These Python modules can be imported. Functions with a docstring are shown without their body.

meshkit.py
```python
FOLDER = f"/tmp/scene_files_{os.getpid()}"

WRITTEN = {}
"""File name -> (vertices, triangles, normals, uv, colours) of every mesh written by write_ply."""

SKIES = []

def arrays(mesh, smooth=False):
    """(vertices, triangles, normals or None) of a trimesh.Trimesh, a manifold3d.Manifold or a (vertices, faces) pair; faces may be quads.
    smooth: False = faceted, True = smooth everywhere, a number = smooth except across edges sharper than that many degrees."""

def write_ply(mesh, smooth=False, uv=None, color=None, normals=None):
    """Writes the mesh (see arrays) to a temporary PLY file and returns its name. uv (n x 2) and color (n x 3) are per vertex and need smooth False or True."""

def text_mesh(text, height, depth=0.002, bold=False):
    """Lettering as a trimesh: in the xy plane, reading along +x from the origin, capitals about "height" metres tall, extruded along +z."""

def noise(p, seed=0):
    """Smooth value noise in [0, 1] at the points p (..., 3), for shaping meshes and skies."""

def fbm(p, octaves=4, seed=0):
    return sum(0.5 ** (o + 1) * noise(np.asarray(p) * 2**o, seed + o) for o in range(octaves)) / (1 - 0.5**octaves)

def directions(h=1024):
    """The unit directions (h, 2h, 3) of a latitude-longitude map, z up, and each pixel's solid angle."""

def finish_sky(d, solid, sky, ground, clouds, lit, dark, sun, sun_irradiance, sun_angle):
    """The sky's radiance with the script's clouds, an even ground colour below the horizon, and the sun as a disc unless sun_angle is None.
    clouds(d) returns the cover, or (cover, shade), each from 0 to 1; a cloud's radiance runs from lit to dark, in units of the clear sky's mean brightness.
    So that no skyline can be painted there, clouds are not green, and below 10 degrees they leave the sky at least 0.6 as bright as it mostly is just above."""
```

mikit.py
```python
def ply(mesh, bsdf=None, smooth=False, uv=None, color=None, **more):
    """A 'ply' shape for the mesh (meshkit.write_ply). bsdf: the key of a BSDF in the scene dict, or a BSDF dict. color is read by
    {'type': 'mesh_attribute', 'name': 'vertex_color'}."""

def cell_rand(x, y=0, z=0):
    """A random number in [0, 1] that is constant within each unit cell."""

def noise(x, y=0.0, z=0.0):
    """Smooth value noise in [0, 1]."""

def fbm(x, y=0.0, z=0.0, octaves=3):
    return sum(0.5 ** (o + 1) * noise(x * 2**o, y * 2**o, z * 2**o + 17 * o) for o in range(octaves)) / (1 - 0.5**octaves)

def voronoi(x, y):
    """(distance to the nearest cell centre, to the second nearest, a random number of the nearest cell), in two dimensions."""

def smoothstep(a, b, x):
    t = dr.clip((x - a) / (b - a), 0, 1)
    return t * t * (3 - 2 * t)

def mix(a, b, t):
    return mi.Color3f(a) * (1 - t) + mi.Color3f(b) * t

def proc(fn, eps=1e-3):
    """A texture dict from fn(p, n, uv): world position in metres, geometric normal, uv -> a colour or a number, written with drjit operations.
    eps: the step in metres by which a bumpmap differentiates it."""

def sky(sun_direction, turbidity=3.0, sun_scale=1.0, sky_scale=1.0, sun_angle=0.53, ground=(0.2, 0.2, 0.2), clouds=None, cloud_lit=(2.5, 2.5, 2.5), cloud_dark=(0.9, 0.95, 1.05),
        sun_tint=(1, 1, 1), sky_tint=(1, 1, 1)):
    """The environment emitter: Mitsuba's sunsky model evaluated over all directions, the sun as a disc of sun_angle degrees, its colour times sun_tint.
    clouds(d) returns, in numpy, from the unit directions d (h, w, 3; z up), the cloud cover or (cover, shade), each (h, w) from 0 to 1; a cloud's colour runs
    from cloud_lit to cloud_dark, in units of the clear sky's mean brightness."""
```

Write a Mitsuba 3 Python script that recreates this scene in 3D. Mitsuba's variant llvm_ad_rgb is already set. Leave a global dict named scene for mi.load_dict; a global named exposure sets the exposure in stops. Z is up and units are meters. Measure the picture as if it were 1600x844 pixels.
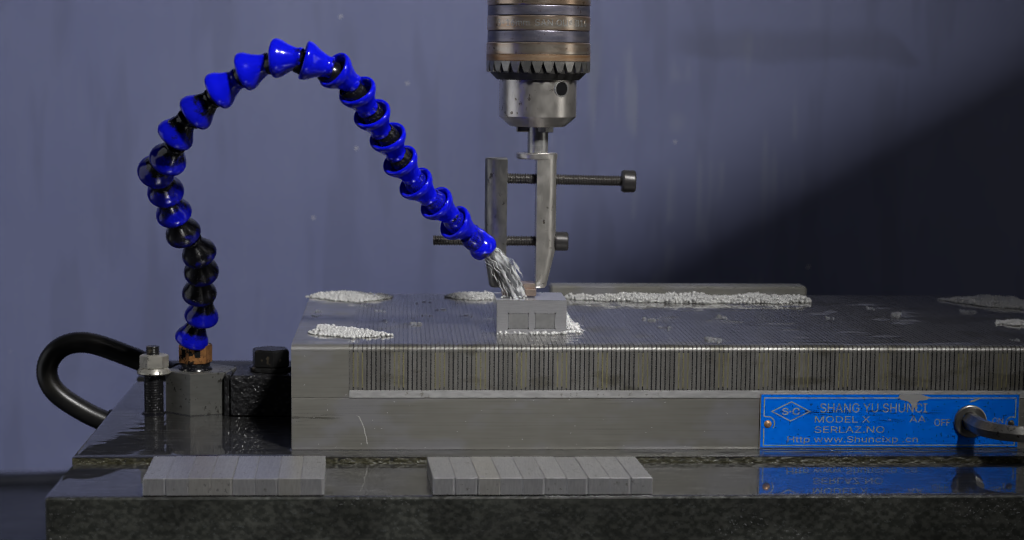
import math, random
import numpy as np, trimesh, drjit as dr, mitsuba as mi
import manifold3d as m3, meshkit, mikit
from mikit import noise, fbm, smoothstep, mix
from shapely.geometry import Polygon, Point

T = mi.ScalarTransform4f
scene, labels = {}, {}
random.seed(5)
rng = np.random.default_rng(5)

# ------------------------------------------------------------------ camera, light, exposure (metres)
exposure = 0.0
CAM = np.array([0.0, -0.8819, 0.18095])
FWD, UP = np.array([0.0581, 0.99252, -0.10733]), np.array([-0.00419, 0.10775, 0.99417])
scene['camera'] = dict(type='thinlens', fov=30.156, fov_axis='x', aperture_radius=0.0028, focus_distance=0.915, near_clip=0.02, far_clip=10.0,
                       to_world=T().look_at(origin=CAM.tolist(), target=(CAM + FWD).tolist(), up=UP.tolist()))
LAMP = np.array([0.50, -0.92, 1.03])            # work lamp: right, in front, high
LAMP_AIM = np.array([0.02, 0.20, 0.05])
LAMP_SIZE, LAMP_POWER = (0.07, 0.07), 340.0
FILL = np.array([-0.80, -0.06, 0.12])           # a tall dim panel at the left
FILL_AIM = np.array([0.0, -0.10, 0.15])
FILL_SIZE, FILL_POWER = (0.30, 0.32), 0.46
SIDE = np.array([0.78, -0.22, 0.22])            # and one at the right
SIDE_AIM = np.array([0.05, 0.05, 0.12])
SIDE_SIZE, SIDE_POWER = (0.10, 0.28), 0.85

MM = 0.001

# ------------------------------------------------------------------ helpers (meshes in millimetres)
taken = set()


def key_for(name):
    if name not in taken:
        taken.add(name)
        return name
    k = 1
    while f'{name}_{k:03d}' in taken:
        k += 1
    taken.add(f'{name}_{k:03d}')
    return f'{name}_{k:03d}'


def thing(name, label, cat, group=None):
    k = key_for(name)
    labels[k] = {'label': label, 'category': cat}
    if group:
        labels[k]['group'] = group
    return k


def put(key, mesh, bsdf, smooth=False, uv=None):
    if isinstance(mesh, (list, tuple)) and isinstance(mesh[0], trimesh.Trimesh):
        mesh = trimesh.util.concatenate(list(mesh))
    if hasattr(mesh, 'to_mesh'):
        m = mesh.to_mesh()
        mesh = trimesh.Trimesh(m.vert_properties[:, :3], m.tri_verts, process=False)
    mesh = mesh.copy()
    mesh.apply_scale(MM)
    scene[key] = mikit.ply(mesh, bsdf, smooth=smooth, uv=uv)
    return key


def part(parent, name, mesh, bsdf, smooth=False, label=None, stuff=False, uv=None):
    k = key_for(f'{parent}__{name}')
    put(k, mesh, bsdf, smooth, uv)
    if label or stuff:
        labels[k] = {}
        if label:
            labels[k]['label'] = label
        if stuff:
            labels[k]['kind'] = 'stuff'
    return k


def struct(name, mesh, bsdf, smooth=False):
    k = key_for(name)
    put(k, mesh, bsdf, smooth)
    labels[k] = {'kind': 'structure'}
    return k


def one(name, mesh, bsdf, label, cat, smooth=False, group=None, stuff=False):
    k = thing(name, label, cat, group)
    put(k, mesh, bsdf, smooth)
    if stuff:
        labels[k]['kind'] = 'stuff'
    return k


def hull(points):
    return trimesh.convex.convex_hull(np.asarray(points, float))


def box(x0, x1, y0, y1, z0, z1, b=0.0):
    if b <= 0:
        return trimesh.creation.box(bounds=[[x0, y0, z0], [x1, y1, z1]])
    p = []
    for x, sx in ((x0, 1), (x1, -1)):
        for y, sy in ((y0, 1), (y1, -1)):
            for z, sz in ((z0, 1), (z1, -1)):
                p += [(x + sx * b, y + sy * b, z), (x + sx * b, y, z + sz * b), (x, y + sy * b, z + sz * b)]
    return hull(p)


def lathe(profile, n=48, at=(0, 0, 0), axis=None):
    m = trimesh.creation.revolve(np.asarray(profile, float), sections=n)
    if axis is not None:
        m.apply_transform(trimesh.geometry.align_vectors([0, 0, 1], np.asarray(axis, float)))
    m.apply_translation(at)
    return m


def cyl(r, z0, z1, at, n=40, b=0.3, axis=None):
    return lathe([(0, z0), (r - b, z0), (r, z0 + b), (r, z1 - b), (r - b, z1), (0, z1)], n, at, axis)


def hexagon(r, z0, z1, at, turn=0.0, b=0.6):
    m = trimesh.creation.revolve(np.array([(0, z0), (r - b * .5, z0), (r, z0 + b * .5), (r, z1 - b), (r - b * 1.4, z1), (0, z1)]), sections=6)
    m.apply_transform(trimesh.transformations.rotation_matrix(math.radians(turn), [0, 0, 1]))
    m.apply_translation(at)
    return m


def extrude_x(poly_yz, x0, x1):
    """Prism along x of a (y, z) outline."""
    m = trimesh.creation.extrude_polygon(Polygon(poly_yz), x1 - x0, engine='earcut')
    v = np.array(m.vertices)
    return trimesh.Trimesh(np.c_[v[:, 2] + x0, v[:, 0], v[:, 1]], m.faces, process=False)


def extrude_front(poly_xz, y_front, depth):
    """Prism of an (x, z) outline whose face at y_front looks at the camera."""
    m = trimesh.creation.extrude_polygon(poly_xz if hasattr(poly_xz, 'exterior') else Polygon(poly_xz), depth, engine='earcut')
    v = np.array(m.vertices)
    return trimesh.Trimesh(np.c_[v[:, 0], y_front + depth - v[:, 2], v[:, 1]], m.faces, process=False)


def tube(points, radius, sides=28, flat=None):
    p = np.asarray(points, float)
    t = np.gradient(p, axis=0)
    t /= np.linalg.norm(t, axis=1, keepdims=True)
    n = np.cross(t[0], [0.13, 0.2, 0.97])
    n /= np.linalg.norm(n)
    r = np.broadcast_to(radius, (len(p),))
    ring, v = np.arange(sides) * 2 * np.pi / sides + (0 if flat is None else flat), []
    for i in range(len(p)):
        n = n - t[i] * (n @ t[i])
        n /= np.linalg.norm(n)
        b = np.cross(t[i], n)
        v.append(p[i] + r[i] * (np.cos(ring)[:, None] * n + np.sin(ring)[:, None] * b))
    i, j = np.meshgrid(np.arange(len(p) - 1), np.arange(sides), indexing='ij')
    a, c = i * sides + j, i * sides + (j + 1) % sides
    q = np.stack([a, c, c + sides, a + sides], -1).reshape(-1, 4)
    f = np.vstack([q[:, [0, 1, 2]], q[:, [0, 2, 3]]])
    m = len(p) * sides
    caps = [[m, (k + 1) % sides, k] for k in range(sides)] + [[m + 1, m - sides + k, m - sides + (k + 1) % sides] for k in range(sides)]
    return trimesh.Trimesh(np.vstack([np.vstack(v), p[:1], p[-1:]]), np.vstack([f, caps]), process=False)


def spline(points, n):
    from scipy.interpolate import CubicSpline
    p = np.asarray(points, float)
    s = np.r_[0, np.cumsum(np.linalg.norm(np.diff(p, axis=0), axis=1))]
    return CubicSpline(s, p)(np.linspace(0, s[-1], n))


def thread(r, pitch, length, at, axis, depth=0.6, sides=28, per=6):
    """A screw thread: a helical ridge on a rod that starts at AT and runs along AXIS."""
    nz = int(length / pitch * per)
    z, a = np.linspace(0, length, nz + 1), np.arange(sides) * 2 * np.pi / sides
    ph = (z[:, None] / pitch - a[None] / (2 * np.pi)) % 1.0
    rr = r - depth * np.clip(np.abs(ph * 2 - 1) * 1.5 - .25, 0, 1)
    v = np.stack([rr * np.cos(a), rr * np.sin(a), np.broadcast_to(z[:, None], rr.shape)], -1).reshape(-1, 3)
    i, j = np.meshgrid(np.arange(nz), np.arange(sides), indexing='ij')
    p, q = i * sides + j, i * sides + (j + 1) % sides
    f = np.vstack([np.stack([p, q, q + sides], -1).reshape(-1, 3), np.stack([p, q + sides, p + sides], -1).reshape(-1, 3)])
    m = len(v)
    v = np.vstack([v, [[0, 0, 0], [0, 0, length]]])
    caps = [[m, (k + 1) % sides, k] for k in range(sides)] + [[m + 1, nz * sides + k, nz * sides + (k + 1) % sides] for k in range(sides)]
    mesh = trimesh.Trimesh(v, np.vstack([f, caps]), process=False)
    mesh.apply_transform(trimesh.geometry.align_vectors([0, 0, 1], np.asarray(axis, float)))
    mesh.apply_translation(at)
    return mesh


def grid(xs, ys, fz):
    X, Y = np.meshgrid(xs, ys, indexing='ij')
    out = fz(X, Y)
    v = np.stack(out if isinstance(out, tuple) else (X, Y, out), -1).reshape(-1, 3)
    nx, ny = X.shape
    i, j = np.meshgrid(np.arange(nx - 1), np.arange(ny - 1), indexing='ij')
    a = i * ny + j
    q = np.stack([a, a + ny, a + ny + 1, a + 1], -1).reshape(-1, 4)
    return trimesh.Trimesh(v, np.vstack([q[:, [0, 1, 2]], q[:, [0, 2, 3]]]), process=False)


# ------------------------------------------------------------------ materials
def rgb(*c):
    return {'type': 'rgb', 'value': list(c)}


def tex(c):
    return mikit.proc(c) if callable(c) else rgb(*c)


def principled(name, color, rough, metallic=0.0, spec=0.5, bump=None, bump_eps=2e-4, **more):
    b = dict(type='principled', base_color=tex(color), roughness=tex(rough) if callable(rough) else rough, metallic=metallic, specular=spec, **more)
    if bump is not None:
        b = dict(type='bumpmap', arbitrary=mikit.proc(bump, eps=bump_eps), scale=1.0, bsdf=b)
    scene[name] = dict(type='twosided', bsdf=b)


def mm(p):
    return p.x * 1000, p.y * 1000, p.z * 1000


def wall_color(p, n, uv):
    x, y, z = mm(p)
    base = mix((0.142, 0.160, 0.300), (0.172, 0.193, 0.345), fbm(x * .012, z * .009, 3.0))
    run = fbm(x * .10, z * .010, 7.0, octaves=4) * .60 + noise(x * .23, z * .02, 1.0) * .40      # dried coolant runs
    where = smoothstep(.34, .60, fbm(x * .011 + 2.2, z * .012 + .35, 9.0)) * smoothstep(60, 150, x) * smoothstep(330, 260, x) + .12
    runs = smoothstep(.46, .66, run) * where * smoothstep(.2, .6, noise(x * .06, z * .05, 4.0))
    c = mix(base, (0.235, 0.258, 0.355), runs * .5)
    dark = smoothstep(.52, .70, fbm(x * .05, z * .008, 21.0, octaves=4)) * .20
    c = mix(c, (0.08, 0.09, 0.15), dark)
    edge = z + 9.0 * (fbm(x * .06, z * .06, 5.0, octaves=4) - .4) + 2.0 * smoothstep(340, 375, x)                       # a wiped, dirty patch near the top
    smudge = smoothstep(184, 193, edge) * smoothstep(216, 200, edge) * smoothstep(185, 215, x) * smoothstep(374, 366, x + .9 * (z - 195))
    c = mix(c, (0.07, 0.075, 0.12), smudge * .30)
    d = mikit.voronoi(x * .021, z * .021)
    speck = smoothstep(.04, .015, d[0]) * smoothstep(.95, .96, d[2])
    return mix(c, (0.5, 0.5, 0.52), speck * .6)


principled('wall_paint', wall_color, lambda p, n, uv: .38 + .25 * fbm(p.x * 40, p.z * 12, 2.0), spec=.4,
           bump=lambda p, n, uv: .0006 * fbm(p.x * 30, p.z * 8, 1.0))


def steel_fn(c0, c1, sx, sy, sz, seed, spots=None, spot_level=.68):
    def f(p, n, uv):
        x, y, z = mm(p)
        c = mix(c0, c1, smoothstep(.25, .75, fbm(x * sx, y * sy + seed, z * sz, octaves=4)))
        if spots is not None:
            s = smoothstep(spot_level, spot_level + .10, fbm(x * .7 + seed, y * .7, z * .45, octaves=4)) * smoothstep(.42, .6, fbm(x * .1, y * .1 + seed, z * .07))
            c = mix(c, spots, s)
        return c
    return f


principled('brushed_steel', steel_fn((.40, .40, .40), (.50, .50, .49), .12, .12, 4.0, 2), .33, metallic=.75)
principled('ground_steel', steel_fn((0.492, 0.492, 0.520), (0.602, 0.602, 0.616), 3.0, .2, .3, 5, (.30, .295, .29), .66), lambda p, n, uv: .24 + .15 * fbm(p.x * 500, p.y * 60, p.z * 900), metallic=.80)
principled('ground_steel_dark', steel_fn((0.451, 0.451, 0.479), (0.547, 0.547, 0.560), 3.0, .2, .3, 6, (.30, .295, .29), .66), lambda p, n, uv: .24 + .15 * fbm(p.x * 500, p.y * 60, p.z * 900), metallic=.80)
principled('ground_steel_warm', steel_fn((0.534, 0.520, 0.499), (0.616, 0.608, 0.588), 3.0, .2, .3, 7, (.30, .295, .29), .66), lambda p, n, uv: .24 + .15 * fbm(p.x * 500, p.y * 60, p.z * 900), metallic=.80)
principled('block_steel', steel_fn((.50, .50, .53), (.58, .58, .61), .3, 2.0, 5.0, 8), .15, metallic=.60)
principled('insert_steel', steel_fn((.27, .27, .275), (.33, .33, .335), .5, 1.0, .4, 9), .42, metallic=.6)
principled('worn_steel', steel_fn((.58, .56, .52), (.76, .73, .69), .25, .25, .16, 11, (.16, .14, .12), .66), lambda p, n, uv: .22 + .22 * fbm(p.x * 400, p.y * 400, p.z * 250), metallic=.85)
principled('dark_steel', steel_fn((.20, .20, .20), (.34, .33, .31), .3, .3, .12, 13, (.07, .065, .06), .60), lambda p, n, uv: .25 + .2 * fbm(p.x * 300, p.y * 300, p.z * 200), metallic=.8)
principled('black_oxide', (.10, .095, .09), .28, metallic=.6)
principled('screw_head_steel', (.07, .067, .068), .36, metallic=.6)
principled('chuck_ring', steel_fn((.64, .57, .49), (.56, .40, .28), .06, .06, .35, 17, (.20, .12, .08), .66), lambda p, n, uv: .20 + .14 * fbm(p.x * 300, p.y * 300, p.z * 900), metallic=.9)
principled('chuck_blued', steel_fn((.20, .20, .27), (.30, .28, .33), .08, .08, .5, 19, (.13, .09, .10), .68), lambda p, n, uv: .28 + .15 * fbm(p.x * 200, p.y * 200, p.z * 900), metallic=.85)
principled('chuck_rust', steel_fn((.34, .19, .10), (.42, .30, .20), .10, .10, .8, 23), .38, metallic=.7)
principled('chuck_nose', steel_fn((.64, .61, .57), (.82, .78, .73), .22, .22, .10, 29, (.24, .20, .16), .62), lambda p, n, uv: .23 + .18 * fbm(p.x * 350, p.y * 350, p.z * 250), metallic=.9)
principled('chuck_tooth', steel_fn((.28, .28, .27), (.36, .35, .33), .3, .3, .5, 31), .34, metallic=.85)
principled('hole_black', (.008, .008, .009), .9, spec=.1)  # flat black discs and blocks stand in for darkness inside holes
principled('gullet_black', (.045, .043, .042), .5, metallic=.4)
principled('copper', steel_fn((.62, .50, .43), (.48, .37, .31), .5, .5, .8, 3), .33, metallic=.75)


def mag_front(p, n, uv):
    x, y, z = mm(p)
    grain = fbm(x * .05, y * .3, z * .9, octaves=4) * .6 + .4 * fbm(x * .12, y * .1, z * .12 + 3, octaves=4)
    c = mix((.185, .180, .160), (.255, .250, .228), grain)
    blot = smoothstep(.45, .7, fbm(x * .045 + 3, y * .05, z * .07, octaves=4))
    c = mix(c, (.26, .26, .29), blot * .6)
    smear = smoothstep(.55, .68, fbm(x * .09, y, z * 1.3 + 8, octaves=4)) * smoothstep(-22, -40, x) * smoothstep(3.2, .8, dr.abs(z - 15.2 + .25 * noise(x * .3))) + .15 * smoothstep(.62, .72, fbm(x * .02, y, z * 1.6 + 3, octaves=3))
    c = mix(c, (.07, .066, .055), smear * .8)
    d = mikit.voronoi(x * .11, z * .14)
    speck = smoothstep(.035, .015, d[0]) * smoothstep(.55, .6, d[2])
    c = mix(c, (.6, .6, .6), speck)
    # one long pale scratch near the left end and two short ones
    sx = -20.9 + 5.4 * dr.sqrt(dr.clip((16.6 - z) / 13.4, 0, 1)) + .35 * (noise(z * .9, 3.0) - .5)
    scratch = smoothstep(.30, .12, dr.abs(x - sx)) * smoothstep(2.6, 3.2, z) * smoothstep(16.8, 16.4, z)
    return mix(c, (.55, .54, .52), scratch)


principled('chuck_body_steel', mag_front, lambda p, n, uv: .34 + .2 * fbm(p.x * 80, p.y * 200, p.z * 900), metallic=.45)


def plate_color(p, n, uv):
    x, y, z = mm(p)
    r = mikit.cell_rand(dr.floor((x + 26.0) / 2.13), 3.0)
    c = mix((.20, .194, .18), (.29, .284, .272), .55 * r + .45 * fbm(x * 1.5, y * .3, z * .35, octaves=4))
    return mix(c, (.12, .11, .075), smoothstep(.58, .75, fbm(x * .06, y * .05, z * .12 + 4, octaves=4)) * .6)


principled('plate_steel', plate_color, lambda p, n, uv: .34 + .2 * fbm(p.x * 300, p.y * 100, p.z * 200), metallic=.68)
principled('gap_resin', (.022, .022, .024), .45)
principled('gap_top', (.050, .049, .046), .4, metallic=.3)
principled('brass_strip', (.27, .245, .12), .42, metallic=.3)
principled('aluminium_strip', steel_fn((.36, .36, .36), (.45, .45, .45), .25, .2, .6, 37, (.24, .23, .21), .62), .45, metallic=.35)


def stone_color(p, n, uv):
    x, y, z = mm(p)
    g = fbm(x * .55, y * .55, z * .55, octaves=4)
    c = mix((.020, .022, .019), (.046, .048, .042), smoothstep(.35, .7, g))
    c = mix(c, (.055, .06, .06), smoothstep(.62, .74, fbm(x * .9 + 9, y * .9, z * .9, octaves=3)) * .8)
    wet = smoothstep(.42, .62, fbm(x * .03, y * .03, z * .018 + 2, octaves=4))
    c = mix(c, c * .55, wet)
    spark = smoothstep(.80, .86, noise(x * 1.3, y * 1.3, z * 1.3 + 4)) * smoothstep(.55, .72, fbm(x * .02, y * .02, z * .05, octaves=3))
    return mix(c, (.16, .16, .17), spark)


principled('table_stone', stone_color, lambda p, n, uv: .28 + .3 * fbm(p.x * 120, p.y * 120, p.z * 120), spec=.5, bump=lambda p, n, uv: .00035 * fbm(p.x * 500, p.y * 500, p.z * 500, octaves=4))


def table_top_color(p, n, uv):
    x, y, z = mm(p)
    c = mix((.013, .013, .013), (.026, .026, .025), fbm(x * .08, y * .35, 5.0, octaves=4))
    rub = smoothstep(.60, .70, fbm(x * .10 + 3, y * .5, 2.0, octaves=4))
    return mix(c, (.06, .06, .06), rub * .5)


principled('table_metal', table_top_color, lambda p, n, uv: .30 + .2 * fbm(p.x * 200, p.y * 200, 1.0), metallic=.2)


def step_color(p, n, uv):
    x, y, z = mm(p)
    g = fbm(x * .9, y * .9, z * 1.4, octaves=4)
    c = mix((.016, .015, .007), (.046, .043, .022), smoothstep(.35, .68, g))
    return mix(c, (.2, .2, .17), smoothstep(.82, .87, noise(x * 1.4, y, z * 1.9)))


principled('grimy_edge', step_color, .5, bump=lambda p, n, uv: .0004 * fbm(p.x * 700, p.y * 700, p.z * 900))


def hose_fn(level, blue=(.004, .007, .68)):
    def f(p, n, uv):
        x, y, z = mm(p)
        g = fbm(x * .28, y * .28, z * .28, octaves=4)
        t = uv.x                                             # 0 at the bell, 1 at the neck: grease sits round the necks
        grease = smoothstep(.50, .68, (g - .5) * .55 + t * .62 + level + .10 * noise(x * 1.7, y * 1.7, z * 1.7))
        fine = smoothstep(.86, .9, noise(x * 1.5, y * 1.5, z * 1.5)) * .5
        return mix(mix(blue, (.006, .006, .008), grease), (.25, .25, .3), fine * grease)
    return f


principled('hose_blue', hose_fn(-.08), .13, spec=.6)
principled('hose_dark_greasy', hose_fn(.20, (.004, .006, .42)), .15, spec=.5)  # darker blue base, with grease over more of the bell
principled('hose_black', hose_fn(.44, (.004, .005, .18)), .24, spec=.5)  # darkest blue base, with grease over most of the bell
principled('grease_black', lambda p, n, uv: mix((.006, .006, .008), (.05, .05, .055), smoothstep(.72, .85, noise(p.x * 1300, p.y * 1300, p.z * 1300))), .22, spec=.5)
principled('fitting_brass', steel_fn((.42, .20, .075), (.34, .15, .05), .3, .3, .3, 41, (.015, .012, .01), .50), .32, metallic=.5)
principled('rubber', lambda p, n, uv: mix((.012, .012, .012), (.03, .028, .024), smoothstep(.5, .75, fbm(p.x * 60, p.y * 60, p.z * 60))), .33, spec=.45)


def hex_color(p, n, uv):
    x, y, z = mm(p)
    c = mix((.085, .085, .078), (.125, .125, .118), fbm(x * .2, y * .2, z * .6, octaves=4))
    s = smoothstep(.62, .70, fbm(x * .8 + 5, y * .8, z * .45, octaves=4)) * smoothstep(.45, .6, fbm(x * .12 + 3, y * .12, z * .1))
    return mix(c, (.025, .024, .02), s)


principled('hex_steel', hex_color, lambda p, n, uv: .28 + .14 * fbm(p.x * 300, p.y * 300, p.z * 200), metallic=.3)
principled('cast_black', lambda p, n, uv: mix((.010, .010, .011), (.035, .035, .037), smoothstep(.45, .8, fbm(p.x * 500, p.y * 500, p.z * 500))), .27, spec=.5,
           bump=lambda p, n, uv: .0009 * fbm(p.x * 650, p.y * 650, p.z * 650, octaves=3))
principled('bolt_black', lambda p, n, uv: mix((.010, .010, .010), (.06, .05, .035), smoothstep(.62, .74, fbm(p.x * 350, p.y * 350, p.z * 250))), .3, spec=.5)
principled('oily_black', lambda p, n, uv: mix((.007, .007, .008), (.10, .10, .11), smoothstep(.80, .86, noise(p.x * 1100, p.y * 1100, p.z * 900))), lambda p, n, uv: .30 + .2 * noise(p.x * 500, p.y * 500, p.z * 400), spec=.25)
principled('nut_steel', steel_fn((.36, .35, .31), (.50, .48, .43), .3, .3, .3, 43, (.03, .03, .025), .56), .33, metallic=.6)


def plate_blue(p, n, uv):
    x, y, z = mm(p)
    c = mix((.001, .15, .84), (.001, .18, .92), fbm(x * .05, z * .12, 3.0))
    band = smoothstep(2.2, .3, dr.abs(z - 18.3)) * smoothstep(176, 186, x) * smoothstep(262, 246, x)      # scuffs: dark horizontal scratches
    band = band + .55 * smoothstep(1.6, .2, dr.abs(z - 14.0)) * smoothstep(205, 216, x) * smoothstep(246, 236, x)
    band = band + .45 * smoothstep(1.6, .2, dr.abs(z - 2.2)) * smoothstep(255, 266, x)
    s = smoothstep(.52, .60, fbm(x * .11, z * 3.6, 6.0, octaves=4)) * smoothstep(.40, .52, fbm(x * .16 + 4, z * .9, 2.0, octaves=3))
    c = mix(c, (.006, .008, .02), dr.clip(s * band * 1.3, 0, 1))
    dots = smoothstep(.88, .92, noise(x * .9, z * .9, 3.0)) * .6
    return mix(c, (.01, .012, .02), dots)


principled('plate_enamel', plate_blue, .22, spec=.08)
principled('plate_print', lambda p, n, uv: mix((.40, .44, .48), (.08, .13, .34), smoothstep(.52, .70, fbm(p.x * 300, p.z * 900, 3.0, octaves=4)) * .55), .4, metallic=.3)
principled('scuffed_metal', (.40, .40, .40), .45, metallic=.3)
principled('pale_edge', (.30, .31, .33), .4, metallic=.4)
principled('rivet_copper', (.52, .31, .17), .4, metallic=.5)
principled('foam_white', (.56, .56, .55), .10, spec=.8)
principled('scum', (.30, .31, .33), .3)
principled('froth', (.82, .82, .82), .2, spec=.6)
scene['aerated_water'] = dict(type='principled', base_color=rgb(.88, .89, .90), roughness=.06, spec_trans=.82, eta=1.33)
scene['water_glass'] = dict(type='dielectric', int_ior=1.33, ext_ior=1.0)
principled('painted_light_core', lambda p, n, uv: mix((.10, .105, .115), (.62, .63, .64), smoothstep(.40, .66, fbm(p.x * 700 + p.z * 380, p.y * 600, p.z * 160, octaves=4))), .10, spec=.9)  # pale and dark streaks paint the light passing through the jet
scene['water_mirror'] = dict(type='thindielectric', int_ior=1.33, ext_ior=1.0)
scene['water_film'] = dict(type='thindielectric', int_ior=1.24, ext_ior=1.0)
principled('lamp_housing', (.08, .08, .08), .5)
principled('blocker_paint', (.06, .065, .075), .5)
principled('tray_paint', lambda p, n, uv: mix((.014, .016, .022), (.03, .032, .045), fbm(p.x * 40, p.y * 60, 2.0, octaves=4)), .3)

# ------------------------------------------------------------------ lamps outside the frame


def aim(at, to):
    f = (to - at) / np.linalg.norm(to - at)
    r = np.cross(f, [0, 0, 1.0])
    r /= np.linalg.norm(r)
    return r, np.cross(r, f), f


def lamp(name, at, to, half, power, tint, label):
    r, u, f = aim(at, to)
    M = np.eye(4)
    M[:3, 0], M[:3, 1], M[:3, 2], M[:3, 3] = r, u, -f, at * 1000
    k = thing(name, label, 'lamp')
    w, h = half[0] * 1000, half[1] * 1000
    ob = [box(-w - 8, w + 8, -h - 8, h + 8, 4, 50, 6)]
    hs = trimesh.util.concatenate(ob)
    hs.apply_transform(M)
    part(k, 'housing', hs, 'lamp_housing')
    v = np.array([[-w, -h, 0], [w, -h, 0], [w, h, 0], [-w, h, 0]], float)
    pane = trimesh.Trimesh(v, [[0, 2, 1], [0, 3, 2]], process=False)      # normal along -z, towards the work
    pane.apply_transform(M)
    kk = part(k, 'diffuser', pane, 'lamp_housing')
    scene[kk]['emitter'] = dict(type='area', radiance=rgb(*(power * c for c in tint)))


lamp('work_lamp', LAMP, LAMP_AIM, LAMP_SIZE, LAMP_POWER, (1.0, .985, .96), 'square work lamp high at the right, outside the frame')
lamp('panel_lamp', FILL, FILL_AIM, FILL_SIZE, FILL_POWER, (.94, .97, 1.06), 'dim upright panel lamp at the left, outside the frame')
lamp('panel_lamp', SIDE, SIDE_AIM, SIDE_SIZE, SIDE_POWER, (1.0, .97, .92), 'dim upright panel lamp at the right, outside the frame')

# an added, unseen guard whose slanting edge throws the shadow over the right of the back wall
WALL_Y = 0.5
far_edge = [np.array(q) for q in ((0.055, WALL_Y, 0.004), (0.62, WALL_Y, 0.302))]
G = [LAMP + k * (q - LAMP) for k, q in zip((.60, .76), far_edge)]
third = LAMP + .36 * (np.array([0.20, WALL_Y, -0.40]) - LAMP)
gn = np.cross(G[1] - G[0], third - G[0])
gn /= np.linalg.norm(gn)


def on_blocker(q):
    d = np.asarray(q) - LAMP
    return LAMP + d * ((G[0] - LAMP) @ gn) / (d @ gn)


outline = [G[0], G[1], on_blocker((0.85, WALL_Y, -0.30)), on_blocker((0.17, WALL_Y, -0.26))]
outline = np.array(outline) * 1000
blocker = hull(np.vstack([outline, outline + gn * 3.0]))
one('added_blocker', blocker, 'blocker_paint', 'added shadow casting guard above the right side, outside the frame', 'blocker')
one('added_shade_board', hull([(x, y, z) for y in (-631, -625) for x, z in ((343, 480), (950, 480), (950, 1020), (507, 1020))]), 'blocker_paint', 'added upright dark shade board in front of the work lamp, outside the frame', 'added blocker')  # added board, placed to dim the right of wall and chuck

# ------------------------------------------------------------------ back wall and chip tray
H = 49.9
struct('wall', box(-700, 1000, 500, 520, -135, 700), 'wall_paint')


def tray_shape(X, Y):
    return -118 + 1.6 * meshkit.fbm(np.stack([X * .01, Y * .02, X * 0], -1), 3)


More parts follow.
